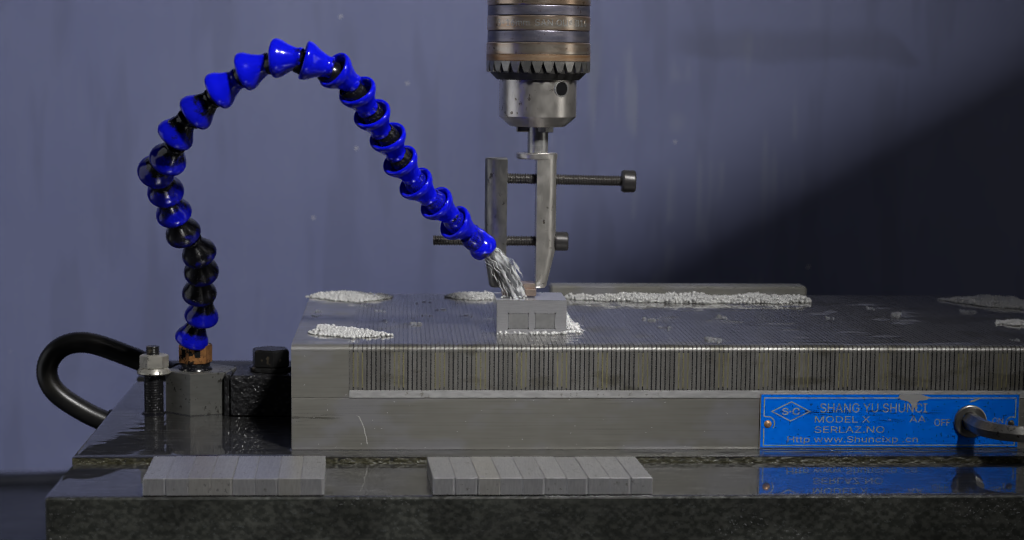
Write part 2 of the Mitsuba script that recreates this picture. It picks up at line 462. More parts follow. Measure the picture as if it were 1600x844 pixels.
struct('tray_floor', grid(np.linspace(-700, 1000, 90), np.linspace(-300, 500, 80), tray_shape), 'tray_paint', True)
tw = lambda X, Y: -115.2 + 1.1 * meshkit.fbm(np.stack([X * .03, Y * .05, X * 0 + 4], -1), 3, 2)
struct('water', grid(np.linspace(-699, 999, 240), np.linspace(455, 499, 24), tw), 'water_film', True)
rim = tube(np.array([(x, 452 + 2.5 * math.sin(x * .02), -114.5 + .8 * math.sin(x * .05)) for x in np.linspace(-700, -100, 90)]), 5.5, 14)
one('tray_rim', rim, 'tray_paint', 'low rolled rim along the wet tray at the foot of the back wall', 'tray rim', True)

# ------------------------------------------------------------------ machine table
S, YF, YS, XL, XR, YB = -3.2, -84.0, -16.5, -150.0, 480.0, 196.0
tb = thing('machine_table', 'dark wet machine table with a stepped top and a speckled stone front', 'table')
part(tb, 'slab', box(XL, XR, YF, 262, -150, S, .8), 'table_stone', label='speckled dark stone front and slab of the table')
part(tb, 'ledge', box(XL + 1.2, XR - 1, YF + 1.2, YS + 4, S - 1, S + .15), 'table_metal')
edge = grid(np.linspace(XL, XR, 900), np.linspace(0, 1, 7), lambda X, t: (X, YS - .5 + .9 * (meshkit.fbm(np.stack([X * .5, t * 3, X * 0], -1), 3) - .5) + t * .5, S + t * (-S) * 1.0 - .02))
part(tb, 'step_edge', edge, 'grimy_edge', True, label='grimy olive edge of the step in front of the magnetic chuck')
part(tb, 'upper_plate', box(XL, XR, YS, YB, S + .1, 0, 0), 'table_metal')
part(tb, 'rear_ledge', box(XL, XR, YB, 258, S + .1, 2.2, .8), 'table_metal')


def ripples(X, Y, amp, s=1.0, seed=0):
    P = np.stack([X, Y, X * 0], -1)
    warp = meshkit.fbm(P * .03 * s, 2, seed) * 14
    return amp * ((meshkit.fbm(np.stack([X * .045 * s + warp * .1, Y * .12 * s, X * 0], -1), 3, seed + 5) - .5) + .35 * (meshkit.fbm(np.stack([X * .16 * s, Y * .35 * s, X * 0], -1), 2, seed + 9) - .5))


def upper_water(X, Y):
    z = .75 + ripples(X, Y, .07, 1.0, 3) * np.clip((Y + 30) / 60, .3, 1)
    # rings round the stud, waves running left of it
    d = np.hypot(X + 130, (Y - 80) * .9)
    z = z + .10 * np.exp(-d / 20) * np.sin(d * .62 + .6 * np.sin(X * .11))
    near = np.clip(1 - np.abs(Y + .0) / 5.0, 0, 1) * (X > -52)                      # meniscus along the foot of the magnetic chuck
    z = z + near ** 2 * .9
    lip = np.clip((Y - YS) / 3.0, 0, 1)
    bead = 1.9 * np.exp(-((Y + 10.5 + .8 * np.sin(X * .21)) / .85) ** 2) * np.clip(meshkit.fbm(np.stack([X * .045, X * 0 + 2, X * 0], -1), 2, 8) * 3 - 1.15, 0, 1) * (X > 90)
    side = np.clip((X - XL) / 2.5, 0, 1)
    return z * np.sqrt(lip) * np.sqrt(side) + bead * lip


ys = np.r_[np.linspace(YS, -4, 56), np.linspace(-3.5, 130, 190), np.linspace(131, YB, 40)]
struct('water', grid(np.linspace(XL, XR, 760), ys, upper_water), 'water_film', True)


def ledge_water(X, Y):
    e = np.clip((Y - YF) / 2.0, 0, 1) * np.clip((X - XL) / 2.0, 0, 1) * np.clip((YS - .6 - Y) / 2, 0.2, 1)
    return S + .2 + (.45 + ripples(X, Y, .0025, .6, 31)) * np.sqrt(e)


struct('water', grid(np.linspace(XL, XR, 420), np.linspace(YF, YS - .6, 70), ledge_water), 'water_mirror', True)

# ------------------------------------------------------------------ magnetic chuck
mg = thing('magnetic_chuck', 'long grey magnetic chuck with fine pole plates and wet top beside the black clamp', 'magnetic chuck')
X0, X1, YD = -51.2, 352.0, 200.0
R = 2.7


def profile(z0, top, y0, y1, r=R, n=7):
    a = np.linspace(0, np.pi / 2, n)
    return [(y1, z0), (y1, top)] + [(y0 + r - r * math.sin(t), top - r + r * math.cos(t)) for t in a] + [(y0, z0)]


part(mg, 'base', box(X0, X1, 0, YD, 0.02, 24.8, .35), 'chuck_body_steel')
part(mg, 'end_block', extrude_x(profile(25.05, H, 0, YD), X0, -24.3), 'chuck_body_steel', 30)
part(mg, 'core', box(-24.25, X1 - .5, .45, YD - .5, 28.55, H - 3.3), 'gap_resin')
part(mg, 'core_top', extrude_x(profile(H - 3.25, H - .13, .12, YD - .5), -24.25, X1 - .5), 'gap_top', 30)
part(mg, 'strip', box(-24.2, X1, -.35, .6, 25.0, 28.5, .15), 'aluminium_strip', label='pale aluminium strip below the pole plates')
pitch, xx, i = 2.13, -24.15, 0
while xx < X1 - pitch:
    brass = i % 9 in (0, 1, 2)
    w = pitch - (.50 if brass else .60)
    jit = random.uniform(-.13, .09)
    m = extrude_x(profile(28.6, H + random.uniform(-.03, .03), random.uniform(-.04, .04), YD - .2, n=5), xx, xx + w + jit)
    part(mg, 'pole_plate', m, 'plate_steel', 40)
    if brass:
        part(mg, 'brass_spacer', box(xx + w + .06, xx + pitch - .03, .10 + random.uniform(0, .2), .44, 29.0 + random.uniform(0, 1.5), H - 3.4), 'brass_strip')
    xx += pitch
    i += 1
rail = extrude_x([(182, H + .05), (182, H + 4.2), (182.8, H + 5.0), (198, H + 5.0), (199, H + 4), (199, H + .05)], 84.5, 226.5)
for q in rail.vertices:
    pass
part(mg, 'stop_rail', box(84.5, 231, 183, 199.5, H + .1, H + 6.9, 1.1), 'chuck_body_steel', label='flat steel stop rail along the back edge behind the foam')

# the maker's plate
lx0, lx1, lz0, lz1 = 170.6, 295.0, 1.2, 26.7


def lab(px, py):
    """Place on the plate, in 1/403 of its width from its left edge and from its top edge."""
    return lx0 + px / 403.0 * (lx1 - lx0), lz1 - py / 83.0 * (lz1 - lz0)


yp = -.95
part(mg, 'name_plate', box(lx0, lx1, yp, -.36, lz0, lz1, .12), 'plate_enamel', label='bright blue enamelled maker plate with silver lettering')
NP = mg + '__name_plate'
part(NP, 'rim', trimesh.util.concatenate([box(lx0 - .35, lx0 - .02, yp + .05, -.3, lz0 - .1, lz1 + .2), box(lx0 - .3, lx1 + .3, yp + .1, -.3, lz1 + .02, lz1 + .45), box(lx1 + .02, lx1 + .4, yp + .05, -.3, lz0, lz1 + .2)]), 'pale_edge')


def strokes(segs, w=.55):
    out = []
    from shapely.geometry import LineString
    for s in segs:
        out.append(LineString([lab(*p) for p in s]).buffer(w / 2, cap_style=2, join_style=2))
    from shapely.ops import unary_union
    u = unary_union(out)
    return trimesh.util.concatenate([extrude_front(g, yp - .12, .14) for g in getattr(u, 'geoms', [u])])


def lettering(text, x0, x1, top, bottom, bold=False):
    """Silver letters whose capitals run from TOP to BOTTOM and whose text runs from x0 to x1, in plate units."""
    m = meshkit.text_mesh(text, 3.0, .14, bold)
    b = meshkit.text_mesh('H', 3.0, .14, bold).bounds
    v = np.array(m.vertices)
    (ax, az), (bx, bz) = lab(x0, bottom), lab(x1, top)
    v[:, 0] = ax + (v[:, 0] - v[:, 0].min()) / np.ptp(v[:, 0]) * (bx - ax)
    v[:, 1] = az + (v[:, 1] - b[0][1]) / (b[1][1] - b[0][1]) * (bz - az)
    return trimesh.Trimesh(np.c_[v[:, 0], yp + .02 - v[:, 2], v[:, 1]], m.faces, process=False)


arc = lambda cx, cy, r, a0, a1: [(cx + r * math.cos(math.radians(a)), cy + r * math.sin(math.radians(a))) for a in np.linspace(a0, a1, 12)]
part(NP, 'border', strokes([[(5, 34), (5, 5), (398, 5), (398, 36)], [(5, 52), (5, 79.5), (398, 79.5), (398, 56)], [(5, 34)] + arc(10.5, 45, 11, -80, 40), [(398, 36)] + arc(394, 45, 10.5, -95, -215)]), 'plate_print')
part(NP, 'emblem', trimesh.util.concatenate([strokes([[(17, 26), (47, 11), (76, 26), (46, 41), (17, 26), (47, 11)]]), lettering('S·C', 33, 60, 20.5, 31.5, True)]), 'plate_print')
for text, a, b, t, bt in (('SHANG YU SHUNCI', 92, 259, 13.5, 27.5), ('MODEL X', 84, 170, 33.5, 43.5), ('-', 198, 203, 36, 42), ('AA', 232, 257, 33, 43), ('SERLAZ.NO', 84, 193, 49.5, 59.5),
                          ('Http www.Shuncixp .cn', 42, 246, 65, 74.5), ('OFF', 271, 296, 38, 49), ('ON', 362, 379, 36, 44.5)):
    part(NP, 'lettering', lettering(text, a, b, t, bt), 'plate_print')
chip = [(215, 0), (232, -1), (250, 0), (264, 4), (258, 8), (246, 9), (242, 14), (244, 20), (241, 26), (239, 19), (235, 24), (234, 15), (228, 10), (218, 8), (213, 4)]
part(NP, 'scuff', trimesh.util.concatenate([extrude_front([lab(*p) for p in chip], yp - .20, .24), extrude_front([lab(*p) for p in ((325, 10), (340, 5), (341, 6), (333, 10.5), (326, 12))], yp - .15, .18)]), 'scuffed_metal', label='bare scuffed metal where the blue paint is chipped off')
cx, cz = lab(11, 46)
part(NP, 'rivet', lathe([(0, 1.0), (.9, .8), (1.7, .3), (2.0, -.2), (0, -.2)], 28, (cx, yp, cz), (0, -1, 0)), 'rivet_copper', 40, label='copper rivet at the left end of the maker plate')
cx, cz = lab(392, 45)
part(NP, 'rivet', lathe([(0, .6), (.9, .5), (1.5, .2), (1.7, -.2), (0, -.2)], 28, (cx, yp, cz), (0, -1, 0)), 'black_oxide', 40)
sx, sz = lab(327, 41.5)
part(mg, 'switch_socket', lathe([(4.2, -5.0), (4.2, .6), (5.0, 1.2), (6.6, 1.25), (7.3, 1.6), (7.8, 1.3), (7.9, .2), (7.9, -.2)], 48, (sx, yp, sz), (0, -1, 0)), 'dark_steel', 35, label='dark round switch socket in the blue plate')
part(mg, 'switch_bore', lathe([(0, -.6), (4.4, -.6), (4.4, -4), (0, -4)], 32, (sx, yp, sz), (0, -1, 0)), 'hole_black')
kp = np.vstack([[(sx, -.6, sz + .4), (sx + .1, -8, sz + .3)], spline([(sx + .3, -14, sz + .2), (sx + 2.2, -21.5, sz), (sx + 8, -28.5, sz - .2), (sx + 18, -32.5, sz - .3), (sx + 32, -34, sz - .4), (sx + 60, -35, sz - .6)], 26)])
kt = tube(kp, 4.2, 6, flat=math.radians(0))
one('hex_key', kt, 'dark_steel', 'bent steel hex key stuck in the switch socket at the right', 'hex key', 25)

# ------------------------------------------------------------------ water, foam and bubbles on the magnetic chuck


wr = np.random.default_rng(12)
WISPS = [(wr.uniform(-45, 300), wr.uniform(16, 160), wr.uniform(.5, 1.1), wr.uniform(2.0, 6.5)) for _ in range(46)] + [(x + wr.normal(0, 4), y - 3 + wr.normal(0, 2), wr.uniform(.7, 1.1), wr.uniform(2, 4)) for x, y in ((129.7, 87.8), (132.7, 56.7), (149.2, 15), (167, 92), (264, 110), (8, 68), (34, 101), (-8, 83), (110, 50), (120, 30))]


def top_water(X, Y):
    z = H + .42 + ripples(X, Y, .13, .9, 60)
    bx, by = np.clip(X, 46.5, 81), np.clip(Y, 38.4, 71.5)
    d = np.hypot(X - bx, Y - by)
    z = z + .9 * np.exp(-(d / 2.6) ** 1.2) + .28 * np.exp(-d / 16) * np.sin(d * .75 + 1.2 * np.sin(Y * .09))
    for gx, gy, ga, gw in WISPS:
        z = z + ga * np.exp(-((X - gx) / gw) ** 2 - ((Y - gy) / 1.7) ** 2)
    z = z + .5 * np.exp(-((Y - (6 + 1.5 * np.sin(X * .05))) / 2.4) ** 2) * np.clip(meshkit.fbm(np.stack([X * .03, X * 0, X * 0], -1), 2, 77) * 2.6 - .8, 0, 1)
    return z


def film(X, U):
    """U > 0: depth on the top; U < 0: round the front edge and a little down the face."""
    top = top_water(X, np.maximum(U, R))
    z, y = top.copy(), U.copy()
    a = np.clip((R - U) / (R * 1.5708), 0, 1) * np.pi / 2
    cur = U < R
    off = .35
    y = np.where(cur, R - (R + off) * np.sin(a), U)
    z = np.where(cur, top - (R + off) * (1 - np.cos(a)), z)
    down = np.clip(R - U - R * 1.5708, 0, 9)
    k = np.clip(down / (.55 + .2 * np.sin(X * .07) + .12 * np.sin(X * .31)), 0, 1)
    y = np.where(down > 0, -off * np.sqrt(np.clip(1 - k ** 2, 0, 1)) + .1 * k, y)
    z = np.where(down > 0, z - down, z)
    return X, y, z


us = np.r_[np.linspace(R - R * 1.5708 - .8, R, 30), np.linspace(R + .5, 110, 230), np.linspace(110.7, YD - .3, 120)]
struct('water', grid(np.linspace(X0 + .4, X1, 680), us, film), 'water_film', True)

BALL = {s: trimesh.creation.icosphere(s, 1.0) for s in (1, 2)}


def bubbles(centres, radii, sub=1):
    b = BALL[sub]
    v = np.asarray(centres)[:, None] + np.asarray(radii)[:, None, None] * np.array(b.vertices)[None]
    f = np.array(b.faces)[None] + (np.arange(len(radii)) * len(b.vertices))[:, None, None]
    return trimesh.Trimesh(v.reshape(-1, 3), f.reshape(-1, 3), process=False)


def patch(outline, r0, r1, pile, floor=H + .5, step=None, jag=.8):
    """Round bubbles packed inside an outline (x, y), heaped in its middle."""
    poly = Polygon(outline).buffer(1.5).buffer(-1.0)
    x0, y0, x1, y1 = poly.bounds
    step = step or (r0 + r1) * .92
    C, Q = [], []
    for a in np.arange(x0, x1, step):
        for b in np.arange(y0, y1, step):
            p = Point(a + rng.normal(0, step * .3), b + rng.normal(0, step * .3))
            e = poly.exterior.distance(p)
            if not poly.contains(p) or e < rng.random() * jag:
                continue
            top = pile * (1 - math.exp(-e / 2.5)) * (.45 + 1.1 * float(meshkit.noise(np.array([p.x * .12, p.y * .12, 1.0]))))
            z = rng.random() * .3
            while z <= top * .7 + .1:
                r = rng.uniform(r0, r1) * rng.choice([.55, .8, 1.0, 1.15])
                C.append((p.x + rng.normal(0, .15), p.y + rng.normal(0, .15), floor + z + r * .5))
                Q.append(r)
                z += r * 1.5
    return bubbles(C, Q)


FOAM = 'foam patches on the magnetic chuck'
pa = [([(-45, 36), (-42, 30), (-33, 24), (-24, 17.5), (-20, 19), (-14, 22), (-4, 27), (-6, 31), (-20, 45), (-30, 55), (-38, 62), (-42, 60), (-41, 50)], .65, 1.0, 1.2, 'white foam patch at the front left corner of the magnetic chuck'),
      ([(-53, 178), (-46, 172), (-36, 162), (-24, 156), (-12, 166), (-5, 178), (-8, 186), (-20, 192), (-35, 196), (-46, 194)], .5, .85, 2.2, 'white foam patch at the back left corner of the magnetic chuck'),
      ([(24, 182), (32, 172), (40, 166), (52, 172), (56, 186), (50, 193), (38, 194), (28, 190)], .5, .85, 2.4, 'white foam patch behind the steel block and left of it'),
      ([(92, 178), (97, 170), (106, 169), (115, 163), (124, 166), (132, 159), (141, 161), (150, 155), (159, 158), (167, 153), (178, 158), (188, 154), (200, 158), (210, 155), (220, 161), (229, 160), (230, 168), (228, 181), (150, 182), (95, 182)], .6, 1.05, 3.4, 'long ridge of white foam along the front of the stop rail'),
      ([(305, 176), (315, 160), (323, 146), (332, 140), (352, 128), (352, 186), (330, 186)], .45, .8, 2.0, 'grey white foam patch at the right edge of the magnetic chuck'),
      ([(46, 36.5), (84, 36.5), (88, 44), (86, 52), (83, 52), (82, 38.6), (82, 33), (70, 31.5), (58, 32.5), (47, 31)], .7, 1.0, .3, 'row of round foam bubbles along the foot of the steel block'),
      ([(306, 75), (314, 68), (326, 68), (332, 78), (322, 86), (310, 84)], .5, .9, 1.0, 'small foam cluster near the right edge in front of the large patch')]
for o, a, b, pile, text in pa:
    one('foam_patch', patch(o, a, b, pile), 'foam_white', text, 'foam', True, FOAM)
bx_ = rng.uniform(-330, -170, 420)
one('scum_line', bubbles(np.c_[bx_, 461 + 1.2 * rng.normal(size=420), -114.6 + rng.random(420) * 1.2], rng.uniform(.5, 1.1, 420)), 'scum', 'thin pale line of scum on the tray water at the lower left', 'scum', True, stuff=True)
# low bubble rafts, each a few round bubbles
rafts = [(264.4, 110.9, 3.6, 16, 'round raft of bubbles on the dark water right of the stop rail'), (305.7, 122.4, 3.4, 16, 'oval bubble raft left of the right edge foam'), (167.1, 93.5, 3.4, 14, 'pale bubble raft in front of the middle of the stop rail'),
         (8.1, 68.5, 3.2, 12, 'bubble raft on the blue water left of the steel block'), (129.7, 87.8, 2.6, 8, 'thin bubble streak right of the steel block'), (149.2, 14, 3.4, 12, 'bubble cluster on the front edge above the pole plates')]
for x, y, s, n, text in rafts:
    c = np.c_[x + rng.normal(0, s * .55, n), y + rng.normal(0, s * .8, n), np.full(n, H + .6) + rng.random(n) * .3]
    one('bubble_raft', bubbles(c, rng.uniform(.4, 1.15, n), 2), 'aerated_water', text, 'bubbles', True, 'bubble rafts floating on the wet top')
for x, y, r, text in ((239, 90, 1.7, 'single clear bubble on the dark wet top left of the round raft'), (232, 56, 1.6, 'single clear bubble near the front edge above the blue plate'), (267, 85.6, 1.2, 'single clear bubble in front of the round raft'), (280.6, 16.6, 1.5, 'single clear bubble on the front edge above the switch')):
    d = BALL[2].copy()
    d.apply_scale(r)
    d.apply_translation((x, y, H + .6))
    one('bubble', d, 'water_film', text, 'bubble', True, 'single bubbles on the wet top')
stray = [(224.7, 97.2), (256.8, 137.5), (298, 19), (132.7, 56.7), (21.8, 123.9), (13.4, 100.4), (34.4, 100.9), (-8.1, 82.6), (-12.1, 117.9), (13.4, 156.5), (-44, 118), (-44, 100), (-20, 140)]
c = np.vstack([np.c_[x + rng.normal(0, 1.6, 6), y + rng.normal(0, 2.6, 6), np.full(6, H + .6)] for x, y in stray])
one('stray_bubbles', bubbles(c, rng.uniform(.3, .7, len(c)), 2), 'aerated_water', 'scattered tiny bubbles drifting over the wet top', 'bubbles', True, stuff=True)

# ------------------------------------------------------------------ steel block with two inserts
bk = thing('steel_block', 'bright ground steel block with two square inserts under the copper electrode', 'block')
bx0, bx1, by0, by1, bz0, bz1 = 46.7, 80.9, 38.4, 71.5, H + .06, 66.5
pockets = [(52.5, 62.1), (65.5, 75.2)]
iz0, iz1 = H + 2.6, 60.0
face = Polygon([(bx0, bz0), (bx1, bz0), (bx1, bz1), (bx0, bz1)])
for a, b in pockets:
    hole = Polygon([(a - .05, iz0 - .05), (b + .05, iz0 - .05), (b + .05, iz1 + .05), (a - .05, iz1 + .05)])
    for ex, ez in ((a - .1, iz0), (b + .1, iz0), (a - .1, iz1), (b + .1, iz1)):
        hole = hole.union(Polygon([(ex - .3, ez - .35), (ex + .3, ez - .35), (ex + .3, ez + .4), (ex - .3, ez + .4)]))
    face = face.difference(hole)
body = m3.CrossSection([np.array(face.exterior.coords)[:-1][::-1] if not face.exterior.is_ccw else np.array(face.exterior.coords)[:-1]] + [np.array(h.coords)[:-1] if not h.is_ccw else np.array(h.coords)[:-1][::-1] for h in face.interiors])
part(bk, 'body', [extrude_front(face, by0, 6.0), box(bx0, bx1, by0 + 6.0, by1, bz0, bz1)], 'block_steel')
part(bk, 'chamfer', [box(bx0 + .1, bx1 - .1, by0 - .06, by0 + .2, bz1 - .22, bz1 + .05, .05), box(bx0 - .05, bx0 + .2, by0 - .06, by0 + .2, bz0, bz1, .05)], 'brushed_steel')
for a, b in pockets:
    part(bk, 'insert', box(a, b, by0 + .15, by0 + 5.8, iz0, iz1, .15), 'insert_steel', label='darker square insert in the block face')

# ------------------------------------------------------------------ copper electrode
el = thing('copper_electrode', 'flat copper electrode gripped between the tips of the two clamp bars', 'electrode')
part(el, 'blade', box(49.8, 66.6, 48.5, 61.5, 67.3, 70.9, .3), 'copper', label='pale copper step at the bottom')
part(el, 'holder_piece', box(53.0, 66.2, 50.2, 63, 70.95, 73.4, .3), 'copper')

# ------------------------------------------------------------------ two-bar clamp held by the drill chuck
SX, SY = 66.8, 55.0
ch = thing('bar_clamp', 'clamp of two worn steel bars joined by black screws, hanging from the drill chuck', 'clamp')


def bar(sections, flat_right):
    """A D-shaped bar: SECTIONS = (z, inner x, outer x, half depth); its flat side faces the other bar."""
    n, v = 18, []
    for z, xi, xo, hd in sections:
        a = np.linspace(-np.pi / 2, np.pi / 2, n)
        v += [(xi + (xo - xi) * math.cos(t) ** .75 if abs(math.cos(t)) > 1e-9 else xi, SY + hd * math.sin(t), z) for t in a]
    v = np.array(v)
    k = len(sections)
    f = []
    for s in range(k - 1):
        for j in range(n):
            a, b = s * n + j, s * n + (j + 1) % n
            f += [[a, b, b + n], [a, b + n, a + n]]
    for base, sgn in ((0, 1), ((k - 1) * n, -1)):
        for j in range(1, n - 1):
            f.append([base, base + j, base + j + 1][::-sgn])
    m = trimesh.Trimesh(v, f, process=False)
    m.fix_normals()
    return m


part(ch, 'bar', bar([(71.2, 50.3, 44.4, 3.6), (72.2, 50.6, 43.6, 4.2), (86.5, 51.6, 41.0, 6.8), (134.7, 51.8, 41.0, 6.8), (135.3, 51.6, 41.4, 6.4)], True), 'dark_steel', 25, label='left clamp bar, darker and stained')
part(ch, 'bar', bar([(71.0, 66.6, 71.4, 3.4), (72.0, 66.4, 72.0, 4.0), (90.5, 66.3, 76.4, 6.8), (137.2, 66.3, 76.4, 6.8), (137.9, 66.5, 76.0, 6.4)], False), 'worn_steel', 25, label='right clamp bar, bright and worn')
part(ch, 'flange', cyl(10.2, 134.9, 137.75, (66.8, 57.5, 0), 48, .4), 'worn_steel', 30)
part(ch, 'shank', cyl(5.1, 137.8, 152, (SX + .1, SY, 0), 36, .3), 'brushed_steel', 30)
s1 = part(ch, 'screw', thread(2.75, 1.25, 60.5, (48.5, SY, 125.2), (.99985, 0, -.0155)), 'black_oxide', 40, label='upper clamp screw reaching far to the right')
hx = (108.6, SY, 124.2)
part(s1, 'head', lathe([(1.6, 6.9), (2.6, 7.0), (4.9, 7.0), (5.5, 6.3), (5.6, 1.2), (5.0, .2), (3.0, 0), (0, 0)], 36, hx, (.99985, 0, -.0155)), 'screw_head_steel', 30)
s2 = part(ch, 'screw', thread(2.65, 1.25, 61, (15.6, SY, 94.3), (1, 0, -.003)), 'black_oxide', 40, label='lower clamp screw running out past the left bar')
part(s2, 'head', lathe([(0, 6.6), (2.4, 6.6), (4.2, 6.6), (4.7, 6.0), (4.75, .6), (4.2, 0), (0, 0)], 36, (75.9, SY, 94.1), (1, 0, 0)), 'screw_head_steel', 30)

# ------------------------------------------------------------------ drill chuck
dc = thing('drill_chuck', 'large worn drill chuck with toothed ring hanging from the top of the frame', 'drill chuck')
AX = (66.7, SY, 0)
RS = 25.4
part(dc, 'sleeve', lathe([(0, 209.7), (RS - .5, 209.7), (RS - .1, 210.2), (RS - .1, 252), (0, 252)], 96, AX), 'chuck_ring', 30)
SV = dc + '__sleeve'
part(SV, 'blued_band', lathe([(20, 204.9), (RS - .45, 204.9), (RS - .3, 205.2), (RS - .3, 209.2), (RS - .45, 209.5), (20, 209.5)], 96, AX), 'chuck_blued', 30, label='upper bluish band of the chuck sleeve')
part(SV, 'lettered_band', lathe([(20, 197.5), (RS - .5, 197.5), (RS - .05, 197.9), (RS - .05, 204.2), (RS - .5, 204.7), (20, 204.7)], 96, AX), 'chuck_ring', 30, label='ring of the sleeve with stamped lettering')
part(SV, 'blued_band', lathe([(20, 192.0), (RS - .45, 192.0), (RS - .3, 192.3), (RS - .3, 197.0), (RS - .45, 197.3), (20, 197.3)], 96, AX), 'chuck_blued', 30, label='lower bluish band of the chuck sleeve')
part(SV, 'plain_band', lathe([(20, 186.1), (RS, 186.1), (RS + .15, 186.3), (RS + .15, 191.4), (RS - .3, 191.9), (20, 191.9)], 96, AX), 'chuck_ring', 30)
part(SV, 'rusty_band', lathe([(20, 182.9), (RS + .05, 182.9), (RS + .15, 183.1), (RS + .15, 185.8), (RS, 186.0), (20, 186.0)], 96, AX), 'chuck_rust', 30, label='rust brown band above the teeth')
part(SV, 'tooth_ring', lathe([(15, 173.6), (20.3, 173.8), (23.4, 177.0), (24.0, 182.85), (15, 182.85)], 96, AX), 'gullet_black', 30, label='black gullets between the chuck teeth')
nt = 29
for k in range(nt):
    a = 2 * math.pi * (k + .35) / nt
    e, n_ = np.array([math.cos(a), math.sin(a), 0]), np.array([-math.sin(a), math.cos(a), 0])
    pts = []
    for r, w, z in ((RS + .1, 2.72, 182.8), (RS - 3, 2.4, 182.8), (RS + .1, 2.45, 181.6), (RS + .05, 1.15, 178.0), (RS - .2, .75, 177.4), (RS - 3.4, .6, 177.2), (RS - 3.4, 1.6, 181)):
        pts += [np.array(AX) + e * r + n_ * w + [0, 0, z], np.array(AX) + e * r - n_ * w + [0, 0, z]]
    part(SV, 'tooth', hull(pts), 'chuck_tooth')


def stamped(text, height, radius, z, a0, a1):
    m = meshkit.text_mesh(text, height, .22)
    m = m.subdivide_to_size(1.2)
    v = np.array(m.vertices)
    a = math.radians(a0) + (v[:, 0] - v[:, 0].min()) / np.ptp(v[:, 0]) * math.radians(a1 - a0)
    r = radius - .08 + v[:, 2]
    return trimesh.Trimesh(np.c_[AX[0] + r * np.cos(a), AX[1] + r * np.sin(a), z + v[:, 1]], m.faces, process=False)


for text, a0, a1 in (('3-16mm', -145, -104), ('SAN OU', -98, -61), ('®', -59, -55), ('B16', -50, -29)):
    part(SV, 'lettering', stamped(text, 3.1, RS - .05, 199.6, a0, a1), 'brushed_steel')
nose = lathe([(0, 150.9), (13.3, 150.9), (13.6, 151.1), (18.5, 155.3), (19.0, 155.9), (19.0, 176.5), (0, 176.5)], 96, AX)
part(dc, 'nose', nose, 'chuck_nose', 30, label='stained bright nose of the chuck')
NS = dc + '__nose'
ha = math.radians(-90 + 33)
hd = np.array([math.cos(ha), math.sin(ha), 0])
hp = np.array(AX) + hd * 18.75 + [0, 0, 169.6]
part(NS, 'key_hole', lathe([(0, .30), (3.3, .30), (3.45, .1), (3.45, -3), (0, -3)], 32, hp, hd), 'hole_black', label='round key hole in the chuck nose')
part(NS, 'key_hole_rim', lathe([(3.4, .1), (3.5, .42), (4.0, .30), (4.25, -.2), (3.4, -.6)], 32, hp, hd), 'brushed_steel', 30)
for k in range(3):
    a = math.radians(-90 + 30 + 120 * k)
    c = np.array(AX) + [7.0 * math.cos(a), 7.0 * math.sin(a), 0]
    m = box(-3.4, 3.4, -2.6, 2.6, 148.2, 154, .4)
    m.apply_transform(trimesh.transformations.rotation_matrix(a, [0, 0, 1]))
    m.apply_translation([c[0], c[1], 0])
    part(dc, 'jaw', m, 'dark_steel')

# ------------------------------------------------------------------ blue coolant hose
hs = thing('coolant_hose', 'bright blue jointed coolant hose arching to the clamp, greasy at its lower left', 'coolant hose')
CH = np.array([[-106.1, 94.9, 43.2], [-101.2, 88.7, 55.6], [-102.0, 79.5, 68.2], [-100.2, 68.8, 79.7], [-101.2, 57.8, 90.1], [-107.6, 46.9, 101.1], [-110.5, 35.7, 111.9], [-112.3, 23.8, 122.5], [-113.4, 11.8, 132.2],
               [-105.8, 0.7, 139.0], [-100.3, -8.5, 151.1], [-89.4, -15.6, 161.0], [-77.9, -21.5, 170.6], [-64.9, -27.0, 178.5], [-50.4, -32.1, 182.8], [-37.4, -34.0, 180.5], [-26.3, -29.4, 174.9], [-17.9, -20.7, 164.6],
               [-11.7, -11.0, 154.3], [-4.7, -1.3, 143.5], [1.8, 8.1, 132.4], [9.5, 16.9, 121.6], [19.7, 25.3, 112.0], [29.2, 33.4, 102.4], [38.5, 39.7, 93.8]])


def lathe_uv(profile, n, at, axis):
    p = np.asarray(profile, float)
    s = np.r_[0, np.cumsum(np.linalg.norm(np.diff(p, axis=0), axis=1))]
    a = np.linspace(0, 2 * np.pi, n + 1)
    v = np.stack([p[:, :1] * np.cos(a), p[:, :1] * np.sin(a), np.broadcast_to(p[:, 1:], (len(p), n + 1))], -1).reshape(-1, 3)
    t = np.clip((p[:, 1] - p[:, 1].min()) / np.ptp(p[:, 1]), 0, 1)
    uv = np.stack(np.broadcast_arrays(t[:, None], a[None] / (2 * np.pi)), -1).reshape(-1, 2)
    i, j = np.meshgrid(np.arange(len(p) - 1), np.arange(n), indexing='ij')
    q = i * (n + 1) + j
    f = np.vstack([np.stack([q, q + 1, q + n + 2], -1).reshape(-1, 3), np.stack([q, q + n + 2, q + n + 1], -1).reshape(-1, 3)])
    m = trimesh.Trimesh(v, f, process=False)
    m.apply_transform(trimesh.geometry.align_vectors([0, 0, 1], axis))
    m.apply_translation(at)
    return m, uv


